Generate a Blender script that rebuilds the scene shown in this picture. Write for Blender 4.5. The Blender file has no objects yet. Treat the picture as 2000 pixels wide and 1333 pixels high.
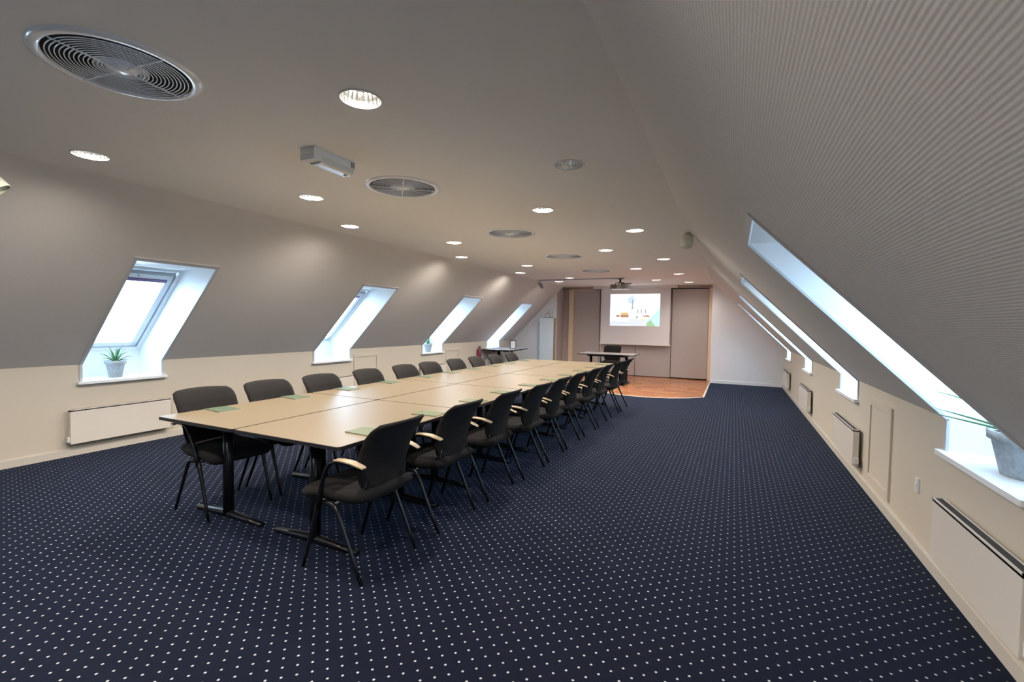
import bpy, bmesh, math, random
from mathutils import Vector, Matrix
from mathutils.geometry import delaunay_2d_cdt
random.seed(7)
PI = math.pi
sc = bpy.context.scene
COL = sc.collection

# ------------------------------------------------------------------ camera
cd = bpy.data.cameras.new('camera'); cam = bpy.data.objects.new('camera', cd); COL.objects.link(cam)
cd.sensor_width = 36.0; cd.lens = 16.451; cd.clip_start = 0.05; cd.clip_end = 100
yaw, pitch, roll = 0.4419, 0.0376, 0.0166
fw = Vector((-math.sin(yaw)*math.cos(pitch), math.cos(yaw)*math.cos(pitch), -math.sin(pitch)))
r0 = Vector((math.cos(yaw), math.sin(yaw), 0)); u0 = r0.cross(fw)
rr = r0*math.cos(roll) + u0*math.sin(roll); uu = -r0*math.sin(roll) + u0*math.cos(roll)
M = Matrix.Identity(4)
for i in range(3):
    M[i][0], M[i][1], M[i][2] = rr[i], uu[i], -fw[i]
M.translation = Vector((0, 0, 1.413))
cam.matrix_world = M
sc.camera = cam

# ------------------------------------------------------------------ sky, exposure
SKY = 12.5
w = bpy.data.worlds.new('overcast_sky'); sc.world = w; w.use_nodes = True
bg = w.node_tree.nodes['Background']
bg.inputs[1].default_value = SKY
wt = w.node_tree; tcw = wt.nodes.new('ShaderNodeTexCoord'); sxw = wt.nodes.new('ShaderNodeSeparateXYZ'); rmp = wt.nodes.new('ShaderNodeValToRGB'); mpw = wt.nodes.new('ShaderNodeMapRange')
mpw.inputs[1].default_value = -1; mpw.inputs[2].default_value = 1
wt.links.new(tcw.outputs['Generated'], sxw.inputs[0]); wt.links.new(sxw.outputs[2], mpw.inputs[0]); wt.links.new(mpw.outputs[0], rmp.inputs[0]); wt.links.new(rmp.outputs[0], bg.inputs[0])
el = rmp.color_ramp.elements                     # overcast; horizon band brightened to lift slopes and ceiling, as from pale facades
el[0].position = 0.0; el[0].color = (0.50, 0.58, 0.66, 1); el[1].position = 1.0; el[1].color = (0.26, 0.36, 0.48, 1)
for p_, c_ in ((0.40, (0.56, 0.74, 0.90, 1)), (0.50, (0.50, 0.76, 1.0, 1)), (0.60, (0.50, 0.76, 1.0, 1))):
    e_ = el.new(p_); e_.color = c_
sc.view_settings.view_transform = 'Standard'; sc.view_settings.look = 'None'
sc.view_settings.exposure = 0.48; sc.view_settings.gamma = 1.0
sc.view_settings.use_curve_mapping = False
sc.cycles.use_denoising = True
sc.cycles.max_bounces = 10; sc.cycles.diffuse_bounces = 6; sc.cycles.glossy_bounces = 4
sc.cycles.transparent_max_bounces = 12; sc.cycles.caustics_reflective = False; sc.cycles.caustics_refractive = False
sc.cycles.sample_clamp_indirect = 4.0
LAMP_W = 26.0
LAMP_COL = (1.0, 0.90, 0.79)

# ------------------------------------------------------------------ dimensions
XL, XR = -6.012, 1.091          # knee walls
ZK, ZC = 0.921, 2.501           # knee height, ceiling height
XLC, XRC = XL + (ZC-ZK), XR - (ZC-ZK)
YB, YE, YP = -3.2, 12.75, 13.30 # back wall, end wall, folding wall plane
SILL = 0.745
WIN_L = [(2.43, 3.17), (5.36, 6.12), (8.22, 8.97), (11.10, 11.83)]
WIN_R = [(2.56, 3.36), (5.42, 6.22), (8.30, 9.08), (11.18, 11.96)]
VENTS = [(-2.455, 1.15), (-2.46, 3.08), (-2.47, 5.13), (-2.50, 7.16), (-2.52, 9.26)]
VENT_R = 0.30
LAMPS = [(-1.69, 1.79, 1), (-1.68, 4.19, 1), (-1.72, 6.77, 1), (-1.73, 9.14, 1), (-1.70, 11.51, 1),
         (-1.05, 3.08, 0), (-1.056, 5.47, 1), (-1.064, 7.95, 1), (-1.063, 10.29, 1), (-1.033, 12.24, 1),
         (-3.42, 3.02, 1), (-3.475, 5.45, 1), (-3.53, 8.07, 1), (-3.51, 10.50, 1),
         (-1.05, 0.63, 1), (-1.69, -0.66, 1), (-3.40, 0.57, 1),
         (-3.963, 1.67, 1), (-4.024, 4.10, 1), (-4.11, 6.68, 1), (-4.16, 9.16, 1), (-4.06, 11.30, 1)]
LAMP_R = 0.105

# ------------------------------------------------------------------ materials
def nodes(name):
    m = bpy.data.materials.new(name); m.use_nodes = True
    return m, m.node_tree, m.node_tree.nodes['Principled BSDF']
def mat(name, col, rough=0.5, metal=0.0, noise=0.0, nscale=30, bump=0.0, bscale=200, coat=0.0, sheen=0.0, spec=0.5):
    m, nt, b = nodes(name)
    b.inputs['Base Color'].default_value = (*col, 1); b.inputs['Roughness'].default_value = rough
    b.inputs['Metallic'].default_value = metal; b.inputs['Coat Weight'].default_value = coat
    b.inputs['Sheen Weight'].default_value = sheen; b.inputs['Specular IOR Level'].default_value = spec
    tc = nt.nodes.new('ShaderNodeTexCoord')
    if noise > 0:
        n = nt.nodes.new('ShaderNodeTexNoise'); n.inputs['Scale'].default_value = nscale; n.inputs['Detail'].default_value = 4
        nt.links.new(tc.outputs['Object'], n.inputs['Vector'])
        mx = nt.nodes.new('ShaderNodeMix'); mx.data_type = 'RGBA'
        mx.inputs[6].default_value = (*[c*(1-noise) for c in col], 1); mx.inputs[7].default_value = (*[min(1, c*(1+noise)) for c in col], 1)
        nt.links.new(n.outputs['Fac'], mx.inputs[0]); nt.links.new(mx.outputs[2], b.inputs['Base Color'])
    if bump > 0:
        n2 = nt.nodes.new('ShaderNodeTexNoise'); n2.inputs['Scale'].default_value = bscale
        nt.links.new(tc.outputs['Object'], n2.inputs['Vector'])
        bp = nt.nodes.new('ShaderNodeBump'); bp.inputs['Strength'].default_value = bump; bp.inputs['Distance'].default_value = 0.002
        nt.links.new(n2.outputs['Fac'], bp.inputs['Height']); nt.links.new(bp.outputs[0], b.inputs['Normal'])
    return m
def emit(name, col, s):
    m, nt, b = nodes(name)
    b.inputs['Base Color'].default_value = (*col, 1); b.inputs['Emission Color'].default_value = (*col, 1); b.inputs['Emission Strength'].default_value = s
    return m
def math_(nt, op, a, b=None, c=None):
    n = nt.nodes.new('ShaderNodeMath'); n.operation = op
    for i, v in enumerate((a, b, c)):
        if v is None: continue
        if isinstance(v, (int, float)): n.inputs[i].default_value = v
        else: nt.links.new(v, n.inputs[i])
    return n.outputs[0]

def carpet_mat():
    m, nt, b = nodes('dotted_navy_carpet')
    tc = nt.nodes.new('ShaderNodeTexCoord'); sx = nt.nodes.new('ShaderNodeSeparateXYZ'); nt.links.new(tc.outputs['Object'], sx.inputs[0])
    px, py = 0.083, 0.0775
    def cell(off):
        u = math_(nt, 'MULTIPLY', math_(nt, 'SUBTRACT', math_(nt, 'FRACT', math_(nt, 'ADD', math_(nt, 'MULTIPLY', math_(nt, 'ADD', sx.outputs[0], 101.545), 1/px), off)), 0.5), px)
        v = math_(nt, 'MULTIPLY', math_(nt, 'SUBTRACT', math_(nt, 'FRACT', math_(nt, 'ADD', math_(nt, 'MULTIPLY', math_(nt, 'ADD', sx.outputs[1], 98.694), 1/py), off)), 0.5), py)
        return math_(nt, 'SQRT', math_(nt, 'ADD', math_(nt, 'MULTIPLY', u, u), math_(nt, 'MULTIPLY', v, v)))
    d = math_(nt, 'MINIMUM', cell(0.0), cell(0.5))
    dot = nt.nodes.new('ShaderNodeMapRange'); dot.inputs[1].default_value = 0.0038; dot.inputs[2].default_value = 0.0064
    dot.inputs[3].default_value = 1; dot.inputs[4].default_value = 0; nt.links.new(d, dot.inputs[0])
    n = nt.nodes.new('ShaderNodeTexNoise'); n.inputs['Scale'].default_value = 300; n.inputs['Detail'].default_value = 3; nt.links.new(tc.outputs['Object'], n.inputs['Vector'])
    n3 = nt.nodes.new('ShaderNodeTexNoise'); n3.inputs['Scale'].default_value = 1.6; n3.inputs['Detail'].default_value = 5; nt.links.new(tc.outputs['Object'], n3.inputs['Vector'])
    cr = nt.nodes.new('ShaderNodeMix'); cr.data_type = 'RGBA'; cr.inputs[6].default_value = (0.0025, 0.0032, 0.009, 1); cr.inputs[7].default_value = (0.0042, 0.0055, 0.0150, 1)
    nt.links.new(math_(nt, 'ADD', math_(nt, 'MULTIPLY', n.outputs['Fac'], 0.6), math_(nt, 'MULTIPLY', n3.outputs['Fac'], 0.4)), cr.inputs[0])
    mx = nt.nodes.new('ShaderNodeMix'); mx.data_type = 'RGBA'; mx.inputs[7].default_value = (0.42, 0.43, 0.45, 1)
    nt.links.new(cr.outputs[2], mx.inputs[6]); nt.links.new(dot.outputs[0], mx.inputs[0]); nt.links.new(mx.outputs[2], b.inputs['Base Color'])
    b.inputs['Roughness'].default_value = 0.95; b.inputs['Specular IOR Level'].default_value = 0.12
    b.inputs['Sheen Weight'].default_value = 0.16; b.inputs['Sheen Roughness'].default_value = 0.35; b.inputs['Sheen Tint'].default_value = (0.35, 0.55, 1.0, 1)
    bp = nt.nodes.new('ShaderNodeBump'); bp.inputs['Strength'].default_value = 0.5; bp.inputs['Distance'].default_value = 0.004
    nt.links.new(n.outputs['Fac'], bp.inputs['Height']); nt.links.new(bp.outputs[0], b.inputs['Normal'])
    return m
def ribbed_mat():
    m, nt, b = nodes('ribbed_wallpaper')
    b.inputs['Base Color'].default_value = (0.69, 0.65, 0.61, 1); b.inputs['Roughness'].default_value = 0.75; b.inputs['Specular IOR Level'].default_value = 0.3
    tc = nt.nodes.new('ShaderNodeTexCoord'); sx = nt.nodes.new('ShaderNodeSeparateXYZ'); nt.links.new(tc.outputs['Object'], sx.inputs[0])
    n = nt.nodes.new('ShaderNodeTexNoise'); n.inputs['Scale'].default_value = 9; nt.links.new(tc.outputs['Object'], n.inputs['Vector'])
    ph = math_(nt, 'ADD', math_(nt, 'MULTIPLY', sx.outputs[2], 2*PI/0.0068), math_(nt, 'MULTIPLY', n.outputs['Fac'], 2.5))
    s = math_(nt, 'SINE', ph)
    n2 = nt.nodes.new('ShaderNodeTexNoise'); n2.inputs['Scale'].default_value = 60; nt.links.new(tc.outputs['Object'], n2.inputs['Vector'])
    h = math_(nt, 'ADD', math_(nt, 'MULTIPLY', s, 0.5), n2.outputs['Fac'])
    bp = nt.nodes.new('ShaderNodeBump'); bp.inputs['Strength'].default_value = 0.4; bp.inputs['Distance'].default_value = 0.0007
    nt.links.new(h, bp.inputs['Height']); nt.links.new(bp.outputs[0], b.inputs['Normal'])
    return m
def wood_floor_mat():
    m, nt, b = nodes('orange_parquet')
    tc = nt.nodes.new('ShaderNodeTexCoord')
    br = nt.nodes.new('ShaderNodeTexBrick'); br.inputs['Scale'].default_value = 1.0
    br.inputs['Brick Width'].default_value = 0.45; br.inputs['Row Height'].default_value = 0.07; br.inputs['Mortar Size'].default_value = 0.0015
    br.inputs['Color1'].default_value = (0.36, 0.12, 0.045, 1); br.inputs['Color2'].default_value = (0.58, 0.25, 0.10, 1); br.inputs['Mortar'].default_value = (0.12, 0.05, 0.02, 1)
    br.offset = 0.37; nt.links.new(tc.outputs['Object'], br.inputs['Vector'])
    n = nt.nodes.new('ShaderNodeTexNoise'); n.inputs['Scale'].default_value = 14; n.inputs['Detail'].default_value = 6; nt.links.new(tc.outputs['Object'], n.inputs['Vector'])
    mx = nt.nodes.new('ShaderNodeMix'); mx.data_type = 'RGBA'; mx.blend_type = 'OVERLAY'; mx.inputs[0].default_value = 0.5
    nt.links.new(br.outputs['Color'], mx.inputs[6]); nt.links.new(n.outputs['Color'], mx.inputs[7]); nt.links.new(mx.outputs[2], b.inputs['Base Color'])
    b.inputs['Roughness'].default_value = 0.22
    return m
def glass_mat():
    m = bpy.data.materials.new('window_glass'); m.use_nodes = True; nt = m.node_tree; nt.nodes.clear()
    o = nt.nodes.new('ShaderNodeOutputMaterial'); t = nt.nodes.new('ShaderNodeBsdfTransparent'); g = nt.nodes.new('ShaderNodeBsdfGlossy')
    t.inputs[0].default_value = (0.97, 0.98, 0.99, 1); g.inputs['Roughness'].default_value = 0.02
    mx = nt.nodes.new('ShaderNodeMixShader'); mx.inputs[0].default_value = 0.05
    nt.links.new(t.outputs[0], mx.inputs[1]); nt.links.new(g.outputs[0], mx.inputs[2]); nt.links.new(mx.outputs[0], o.inputs[0])
    return m

MAT = dict(
    carpet=carpet_mat(), ribbed=ribbed_mat(), wood=wood_floor_mat(), glass=glass_mat(),
    ceiling=mat('ceiling_paint', (0.90, 0.89, 0.87), 0.9, bump=0.05, bscale=120),
    wall=mat('knee_wall_paint', (0.62, 0.56, 0.47), 0.8, bump=0.2, bscale=150),
    endwall=mat('end_wall_paint', (0.86, 0.87, 0.89), 0.8, bump=0.1, bscale=150),
    reveal=mat('white_reveal_paint', (0.84, 0.85, 0.86), 0.45),
    trim=mat('cream_skirting', (0.62, 0.58, 0.52), 0.45),
    wintrim=mat('window_edge_bead', (0.55, 0.55, 0.56), 0.4),  # shade put into the grey; same paint as the surround
    sash=mat('white_window_lacquer', (0.80, 0.83, 0.86), 0.3),
    groove=mat('blue_grey_gasket', (0.16, 0.25, 0.33), 0.4),
    blind=mat('purple_blind_cassette', (0.16, 0.10, 0.22), 0.4),
    white=mat('white_plastic', (0.78, 0.78, 0.77), 0.35),
    heater=mat('radiator_enamel', (0.74, 0.69, 0.63), 0.35),
    dark=mat('black_grille', (0.015, 0.015, 0.018), 0.5),
    chrome=mat('chrome_reflector', (0.85, 0.84, 0.82), 0.18, metal=1.0),
    grille=mat('vent_lacquer', (0.90, 0.93, 0.99), 0.22, spec=1.0, coat=0.6),
    ventdark=mat('vent_void', (0.03, 0.035, 0.045), 0.7),
    laminate=mat('beige_laminate', (0.235, 0.185, 0.12), 0.30, noise=0.05, nscale=60, spec=0.6),
    laminate2=mat('grey_laminate', (0.45, 0.42, 0.42), 0.25, noise=0.04, nscale=60, spec=0.6),
    edge=mat('black_table_edge', (0.012, 0.011, 0.014), 0.4),
    blacksteel=mat('black_steel', (0.006, 0.006, 0.008), 0.30, spec=0.4),
    fabric=mat('dark_upholstery', (0.0088, 0.0074, 0.0074), 0.85, noise=0.5, nscale=400, bump=0.5, bscale=700, sheen=0.02, spec=0.25),
    armwood=mat('beech_arm_cap', (0.37, 0.29, 0.19), 0.4, noise=0.12, nscale=40),
    cover=mat('green_notepad_cover', (0.085, 0.125, 0.080), 0.5), cover2=mat('olive_notepad_cover', (0.105, 0.130, 0.065), 0.5),
    paper=mat('cream_paper', (0.42, 0.38, 0.29), 0.6),
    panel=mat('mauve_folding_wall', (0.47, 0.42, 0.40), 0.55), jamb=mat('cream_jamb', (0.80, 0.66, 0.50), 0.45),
    header=mat('tan_header', (0.40, 0.33, 0.28), 0.6),
    screen=mat('screen_fabric', (0.80, 0.78, 0.79), 0.7), weight=mat('screen_batten', (0.80, 0.76, 0.70), 0.4),
    cabinet=mat('pale_cabinet_lacquer', (0.66, 0.72, 0.74), 0.35),
    pot=mat('speckled_zinc_pot', (0.42, 0.45, 0.46), 0.7, noise=0.45, nscale=45), soil=mat('potting_soil', (0.03, 0.02, 0.015), 0.95),
    leaf=mat('aloe_green', (0.12, 0.30, 0.12), 0.4, noise=0.3, nscale=20),
    red=mat('extinguisher_red', (0.30, 0.03, 0.07), 0.3), grey=mat('mid_grey_plastic', (0.30, 0.31, 0.32), 0.4),
    lens=mat('clear_prismatic_cover', (0.74, 0.73, 0.68), 0.15, coat=0.5), tubeglow=mat('indicator_cap', (0.80, 0.74, 0.50), 0.3),
    spotcream=mat('spot_cream', (0.60, 0.60, 0.50), 0.4), spotgrey=mat('spot_grey', (0.30, 0.32, 0.35), 0.4),
    bulb=emit('lit_lamp', (1.0, 0.90, 0.76), 40.0), bulboff=mat('unlit_lamp', (0.55, 0.55, 0.55), 0.2),
    photo=mat('framed_print', (0.74, 0.78, 0.84), 0.4), gold=mat('matte_steel', (0.45, 0.45, 0.45), 0.35, metal=0.8),
)

# ------------------------------------------------------------------ mesh helpers
class MB:
    def __init__(s): s.bm = bmesh.new(); s.mats = []
    def mi(s, m):
        if m is None: return 0
        if m not in s.mats: s.mats.append(m)
        return s.mats.index(m)
    def face(s, pts, m=None, smooth=False):
        f = s.bm.faces.new([s.bm.verts.new(p) for p in pts]); f.material_index = s.mi(m); f.smooth = smooth; return f
    def box(s, c, d, m=None, T=None, bev=0.0):
        b2 = bmesh.new(); bmesh.ops.create_cube(b2, size=1.0)
        for v in b2.verts: v.co = Vector((v.co.x*d[0]+c[0], v.co.y*d[1]+c[1], v.co.z*d[2]+c[2]))
        if bev > 0: bmesh.ops.bevel(b2, geom=list(b2.edges), offset=bev, segments=2, profile=0.7, affect='EDGES')
        if T is not None: bmesh.ops.transform(b2, matrix=T, verts=b2.verts)
        s.merge(b2, m)
    def merge(s, b2, m=None, smooth=None):
        idx = s.mi(m); mp = {v: s.bm.verts.new(v.co) for v in b2.verts}
        for f in b2.faces:
            try: g = s.bm.faces.new([mp[v] for v in f.verts])
            except ValueError: continue
            g.material_index = idx; g.smooth = f.smooth if smooth is None else smooth
        b2.free()
    def b3(s, a, b, m=None, T=None, bev=0.0):
        s.box([(a[i]+b[i])/2 for i in range(3)], [abs(b[i]-a[i]) for i in range(3)], m, T, bev)
    def tube(s, pts, r, m=None, n=10, sq=(1, 1), up=None, caps=True):
        pts = [Vector(p) for p in pts]; k = len(pts)
        if isinstance(r, (int, float)): r = [r]*k
        rings = []; prev = None
        for i, p in enumerate(pts):
            t = (pts[min(i+1, k-1)] - pts[max(i-1, 0)]).normalized()
            ref = Vector(up) if up else (prev if prev is not None else (Vector((0, 0, 1)) if abs(t.z) < 0.9 else Vector((1, 0, 0))))
            a = (ref - t*ref.dot(t))
            if a.length < 1e-5: a = Vector((1, 0, 0)) - t*t.x
            a.normalize(); b = t.cross(a); prev = a
            rings.append([s.bm.verts.new(p + a*math.cos(2*PI*j/n)*r[i]*sq[0] + b*math.sin(2*PI*j/n)*r[i]*sq[1]) for j in range(n)])
        idx = s.mi(m)
        for i in range(k-1):
            for j in range(n):
                f = s.bm.faces.new((rings[i][j], rings[i][(j+1) % n], rings[i+1][(j+1) % n], rings[i+1][j])); f.smooth = True; f.material_index = idx
        if caps:
            for rg in (rings[0][::-1], rings[-1]):
                f = s.bm.faces.new(rg); f.material_index = idx
    def lathe(s, prof, m=None, n=32, T=None, closed=False):
        b2 = bmesh.new(); rings = [[b2.verts.new((r*math.cos(2*PI*j/n), r*math.sin(2*PI*j/n), z)) for j in range(n)] for r, z in prof]
        L = len(prof)
        for i in range(L if closed else L-1):
            A, B = rings[i], rings[(i+1) % L]
            for j in range(n):
                f = b2.faces.new((A[j], A[(j+1) % n], B[(j+1) % n], B[j])); f.smooth = True
        if not closed:
            if prof[0][0] > 1e-4: b2.faces.new(rings[0][::-1])
            if prof[-1][0] > 1e-4: b2.faces.new(rings[-1])
        if T is not None: bmesh.ops.transform(b2, matrix=T, verts=b2.verts)
        s.merge(b2, m)
    def poly(s, loops, m=None, f3=lambda x, y: (x, y, 0), inner=None):
        """flat area: first loop outer, the others holes"""
        vs, es, ff = [], [], []
        for lp in loops:
            o = len(vs); vs += [Vector(p) for p in lp]; es += [(o+i, o+(i+1) % len(lp)) for i in range(len(lp))]
        v2, e2, f2, *_ = delaunay_2d_cdt(vs, es, [], 0, 1e-6)
        def inside(p, lp):
            c = False
            for i in range(len(lp)):
                a, b = lp[i], lp[i-1]
                if (a[1] > p[1]) != (b[1] > p[1]) and p[0] < (b[0]-a[0])*(p[1]-a[1])/(b[1]-a[1]) + a[0]: c = not c
            return c
        bv = [s.bm.verts.new(f3(*v)) for v in v2]; idx = s.mi(m)
        for t in f2:
            c = [sum(v2[i][k] for i in t)/len(t) for k in (0, 1)]
            if not inside(c, loops[0]) or any(inside(c, h) for h in loops[1:]): continue
            f = s.bm.faces.new([bv[i] for i in t]); f.material_index = idx
        s.bm.verts.ensure_lookup_table()
        for v in [v for v in bv if not v.link_faces]: s.bm.verts.remove(v)
    def prism(s, outline, h0, h1, m=None, f3=lambda x, y, h: (x, y, h), mside=None, mbot=None):
        n = len(outline); A = [s.bm.verts.new(f3(x, y, h0)) for x, y in outline]; B = [s.bm.verts.new(f3(x, y, h1)) for x, y in outline]
        f = s.bm.faces.new(A[::-1]); f.material_index = s.mi(mbot or m); f = s.bm.faces.new(B); f.material_index = s.mi(m)
        for i in range(n):
            f = s.bm.faces.new((A[i], A[(i+1) % n], B[(i+1) % n], B[i])); f.material_index = s.mi(mside or m)
    def build(s, name, m=None, parent=None, fix=True):
        me = bpy.data.meshes.new(name)
        if fix: bmesh.ops.recalc_face_normals(s.bm, faces=s.bm.faces)
        s.bm.to_mesh(me); s.bm.free()
        ms = s.mats if s.mats else [m]
        for q in ms: me.materials.append(q if not isinstance(q, str) else MAT[q])
        o = bpy.data.objects.new(name, me); COL.objects.link(o)
        if parent is not None: o.parent = parent
        return o
def tag(o, label=None, cat=None, group=None, kind=None):
    for k, v in (('label', label), ('category', cat), ('group', group), ('kind', kind)):
        if v: o[k] = v
    return o
def empty(name, loc=(0, 0, 0), rz=0.0, label=None, cat=None, group=None):
    o = bpy.data.objects.new(name, None); COL.objects.link(o); o.location = loc; o.rotation_euler = (0, 0, rz); o.empty_display_size = 0.05
    return tag(o, label, cat, group)
def copy_tree(o, parent=None):
    c = o.copy(); COL.objects.link(c)
    if parent is not None: c.parent = parent
    for ch in list(o.children): copy_tree(ch, c)
    return c
def circle(cx, cy, r, n=32): return [(cx+r*math.cos(2*PI*i/n), cy+r*math.sin(2*PI*i/n)) for i in range(n)]
def rrect(x0, y0, x1, y1, r, n=4):
    out = []
    for cx, cy, a in ((x1-r, y1-r, 0), (x0+r, y1-r, PI/2), (x0+r, y0+r, PI), (x1-r, y0+r, 3*PI/2)):
        out += [(cx+r*math.cos(a+PI/2*i/n), cy+r*math.sin(a+PI/2*i/n)) for i in range(n+1)]
    return out

# ------------------------------------------------------------------ shell
wood_edge = [(-0.505, 13.34), (-0.505, 10.05), (-0.78, 9.77), (-1.13, 9.55), (-1.55, 9.44), (-1.95, 9.46), (-2.35, 9.62), (-2.8, 9.9), (-3.2, 10.3), (-3.6, 10.8), (-4.0, 11.4), (-4.35, 12.1), (-4.62, 12.75), (-4.62, 13.34)]
m = MB()
m.poly([[(XL, YB), (XR, YB), (XR, YE), (-0.505, YE), (-0.505, 10.05)] + wood_edge[2:-1] + [(XL, YE)]])
tag(m.build('floor', MAT['carpet']), 'navy blue carpet with a regular pattern of small white dots', 'carpet', kind='structure')
m = MB(); m.poly([wood_edge])
tag(m.build('floor', MAT['wood']), 'glossy orange brown parquet stage area in front of the folding wall', 'wooden floor', kind='structure')
m = MB()
for a, b in zip(wood_edge[:-2], wood_edge[1:-1]):
    m.tube([(a[0], a[1], 0.001), (b[0], b[1], 0.001)], 0.018, n=6, sq=(0.35, 1), up=(0, 0, 1))
tag(m.build('trim_1', MAT['weight']), 'pale metal edging strip between parquet and carpet', 'floor trim', kind='structure')

m = MB()
m.poly([[(XLC, YB), (XRC, YB), (XRC, YE), (XLC, YE)]] + [circle(x, y, LAMP_R-0.008) for x, y, _ in LAMPS], f3=lambda x, y: (x, y, ZC))
m.poly([[(-4.62, YE), (-0.505, YE), (-0.505, YP+0.05), (-4.62, YP+0.05)]], f3=lambda x, y: (x, y, ZC))
tag(m.build('ceiling', MAT['ceiling'], fix=False), 'flat off-white painted ceiling with recessed lights', 'ceiling', kind='structure')

def slope_wall(s, wins, name, label):
    X = XR if s > 0 else XL
    f3 = lambda y, z: (X - s*(z-ZK), y, z)
    m = MB(); m.poly([[(YB, ZK), (YE, ZK), (YE, ZC), (YB, ZC)]] + [[(a, ZK-0.0), (b, ZK-0.0), (b, 1.945), (a, 1.945)] for a, b in wins], f3=f3)
    tag(m.build('wall_upper_'+name, MAT['ribbed']), label, 'sloping wall', kind='structure')
    m = MB()
    out = [(YB, 0), (YE, 0), (YE, ZK)]
    for a, b in reversed(wins): out += [(b, ZK), (b, SILL-0.012), (a, SILL-0.012), (a, ZK)]
    out += [(YB, ZK)]
    m.poly([out], f3=lambda y, z: (X, y, z))
    tag(m.build('wall_'+name, MAT['wall']), 'low cream knee wall under the %s roof slope' % name, 'wall', kind='structure')
    m = MB(); t = 0.014
    m.b3((X, YB, 0), (X - s*t, YE, 0.07)); m.b3((X, YB, 0.07), (X - s*t*0.6, YE, 0.078))
    tag(m.build('baseboard_'+name, MAT['trim']), 'narrow painted baseboard along the %s knee wall' % name, 'baseboard', kind='structure')
slope_wall(1, [(-0.33, 0.47)]+WIN_R, 'right', 'grey ribbed wallpaper roof slope on the right')
slope_wall(-1, [(-0.46, 0.28)]+WIN_L, 'left', 'pale roof slope on the left above the knee wall')

# end walls (gable pieces beside the stage) and back wall
m = MB(); m.poly([[(-0.505, 0), (XR, 0), (XR, ZK), (XRC, ZC), (-0.505, ZC)]], f3=lambda x, z: (x, YE, z))
m.poly([[(XL, 0), (-4.62, 0), (-4.62, ZC), (XLC, ZC), (XL, ZK)]], f3=lambda x, z: (x, YE, z))
m.poly([[(YE, 0), (YP+0.05, 0), (YP+0.05, ZC), (YE, ZC)]], f3=lambda y, z: (-0.505, y, z))
tag(m.build('wall_front', MAT['endwall']), 'white gable wall on either side of the folding wall recess', 'wall', kind='structure')
m = MB(); m.poly([[(YE, 0), (YP+0.05, 0), (YP+0.05, ZC), (YE, ZC)]], f3=lambda y, z: (-4.62, y, z))
tag(m.build('wall_recess', MAT['panel']), 'mauve side of the recess left of the folding wall', 'wall', kind='structure')
m = MB(); m.poly([[(XL, 0), (XR, 0), (XR, ZK), (XRC, ZC), (XLC, ZC), (XL, ZK)]], f3=lambda x, z: (x, YB, z))
tag(m.build('wall_back', MAT['endwall']), 'plain gable wall behind the camera', 'wall', kind='structure')
m = MB(); m.b3((-0.505, YE, 0), (XR, YE-0.014, 0.07)); m.b3((XL, YE, 0), (-4.62, YE-0.014, 0.07))
tag(m.build('baseboard_front', MAT['endwall']), 'white baseboard along the gable wall', 'baseboard', kind='structure')
# folding wall backing and header
m = MB()
m.poly([[(-4.62, 0), (-0.505, 0), (-0.505, ZC), (-4.62, ZC)]], f3=lambda x, z: (x, YP+0.03, z))
tag(m.build('wall_recess_back', MAT['dark']), 'dark gap behind the folding wall panels', 'wall', kind='structure')
m = MB(); m.b3((-4.62, YP-0.03, 2.43), (-0.505, YP+0.03, ZC))
tag(m.build('trim_2', MAT['header']), 'tan header strip above the folding wall', 'trim', kind='structure')
m = MB(); m.b3((-0.60, YP-0.06, 0), (-0.505, YP+0.03, 2.43))
tag(m.build('trim_3', MAT['jamb']), 'tan jamb at the right end of the folding wall', 'trim', kind='structure')
m = MB(); m.b3((-4.405, YP-0.10, 0), (-4.28, YP+0.02, 2.43)); m.b3((-4.28, YP-0.03, 2.405), (-3.70, YP-0.01, 2.43))  # post added in place of a warm lit gap, its light painted cream
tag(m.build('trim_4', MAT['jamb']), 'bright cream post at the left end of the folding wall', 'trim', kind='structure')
m = MB(); m.b3((XLC+0.02, 10.80, ZC-0.018), (-2.30, 10.83, ZC))
tag(m.build('trim_5', MAT['grey']), 'thin grey ceiling rail crossing beside the projector', 'trim', kind='structure')
fold = [(-4.62, -4.405, 'narrow mauve filler panel beside the bright cream post', 0.0), (-4.28, -3.50, 'grey mauve folding wall panel left of the projection screen', 0.0),
        (-3.495, -2.48, 'folding wall panel behind the left half of the screen', 0.01), (-2.475, -1.525, 'folding wall panel behind the right half of the screen', 0.01),
        (-1.515, -0.605, 'tall beige brown folding wall panel right of the projection screen', -0.035)]
for a, b, lab, off in fold:
    m = MB(); m.b3((a+0.004, YP+off-0.02, 0.014 if off > -0.02 else 0.03), (b-0.004, YP+off+0.02, 2.43-(0.0 if off > -0.02 else 0.03)), bev=0.003)
    tag(m.build('wall_panel', MAT['panel']), lab, 'wall panel', 'folding wall panels')

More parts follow.
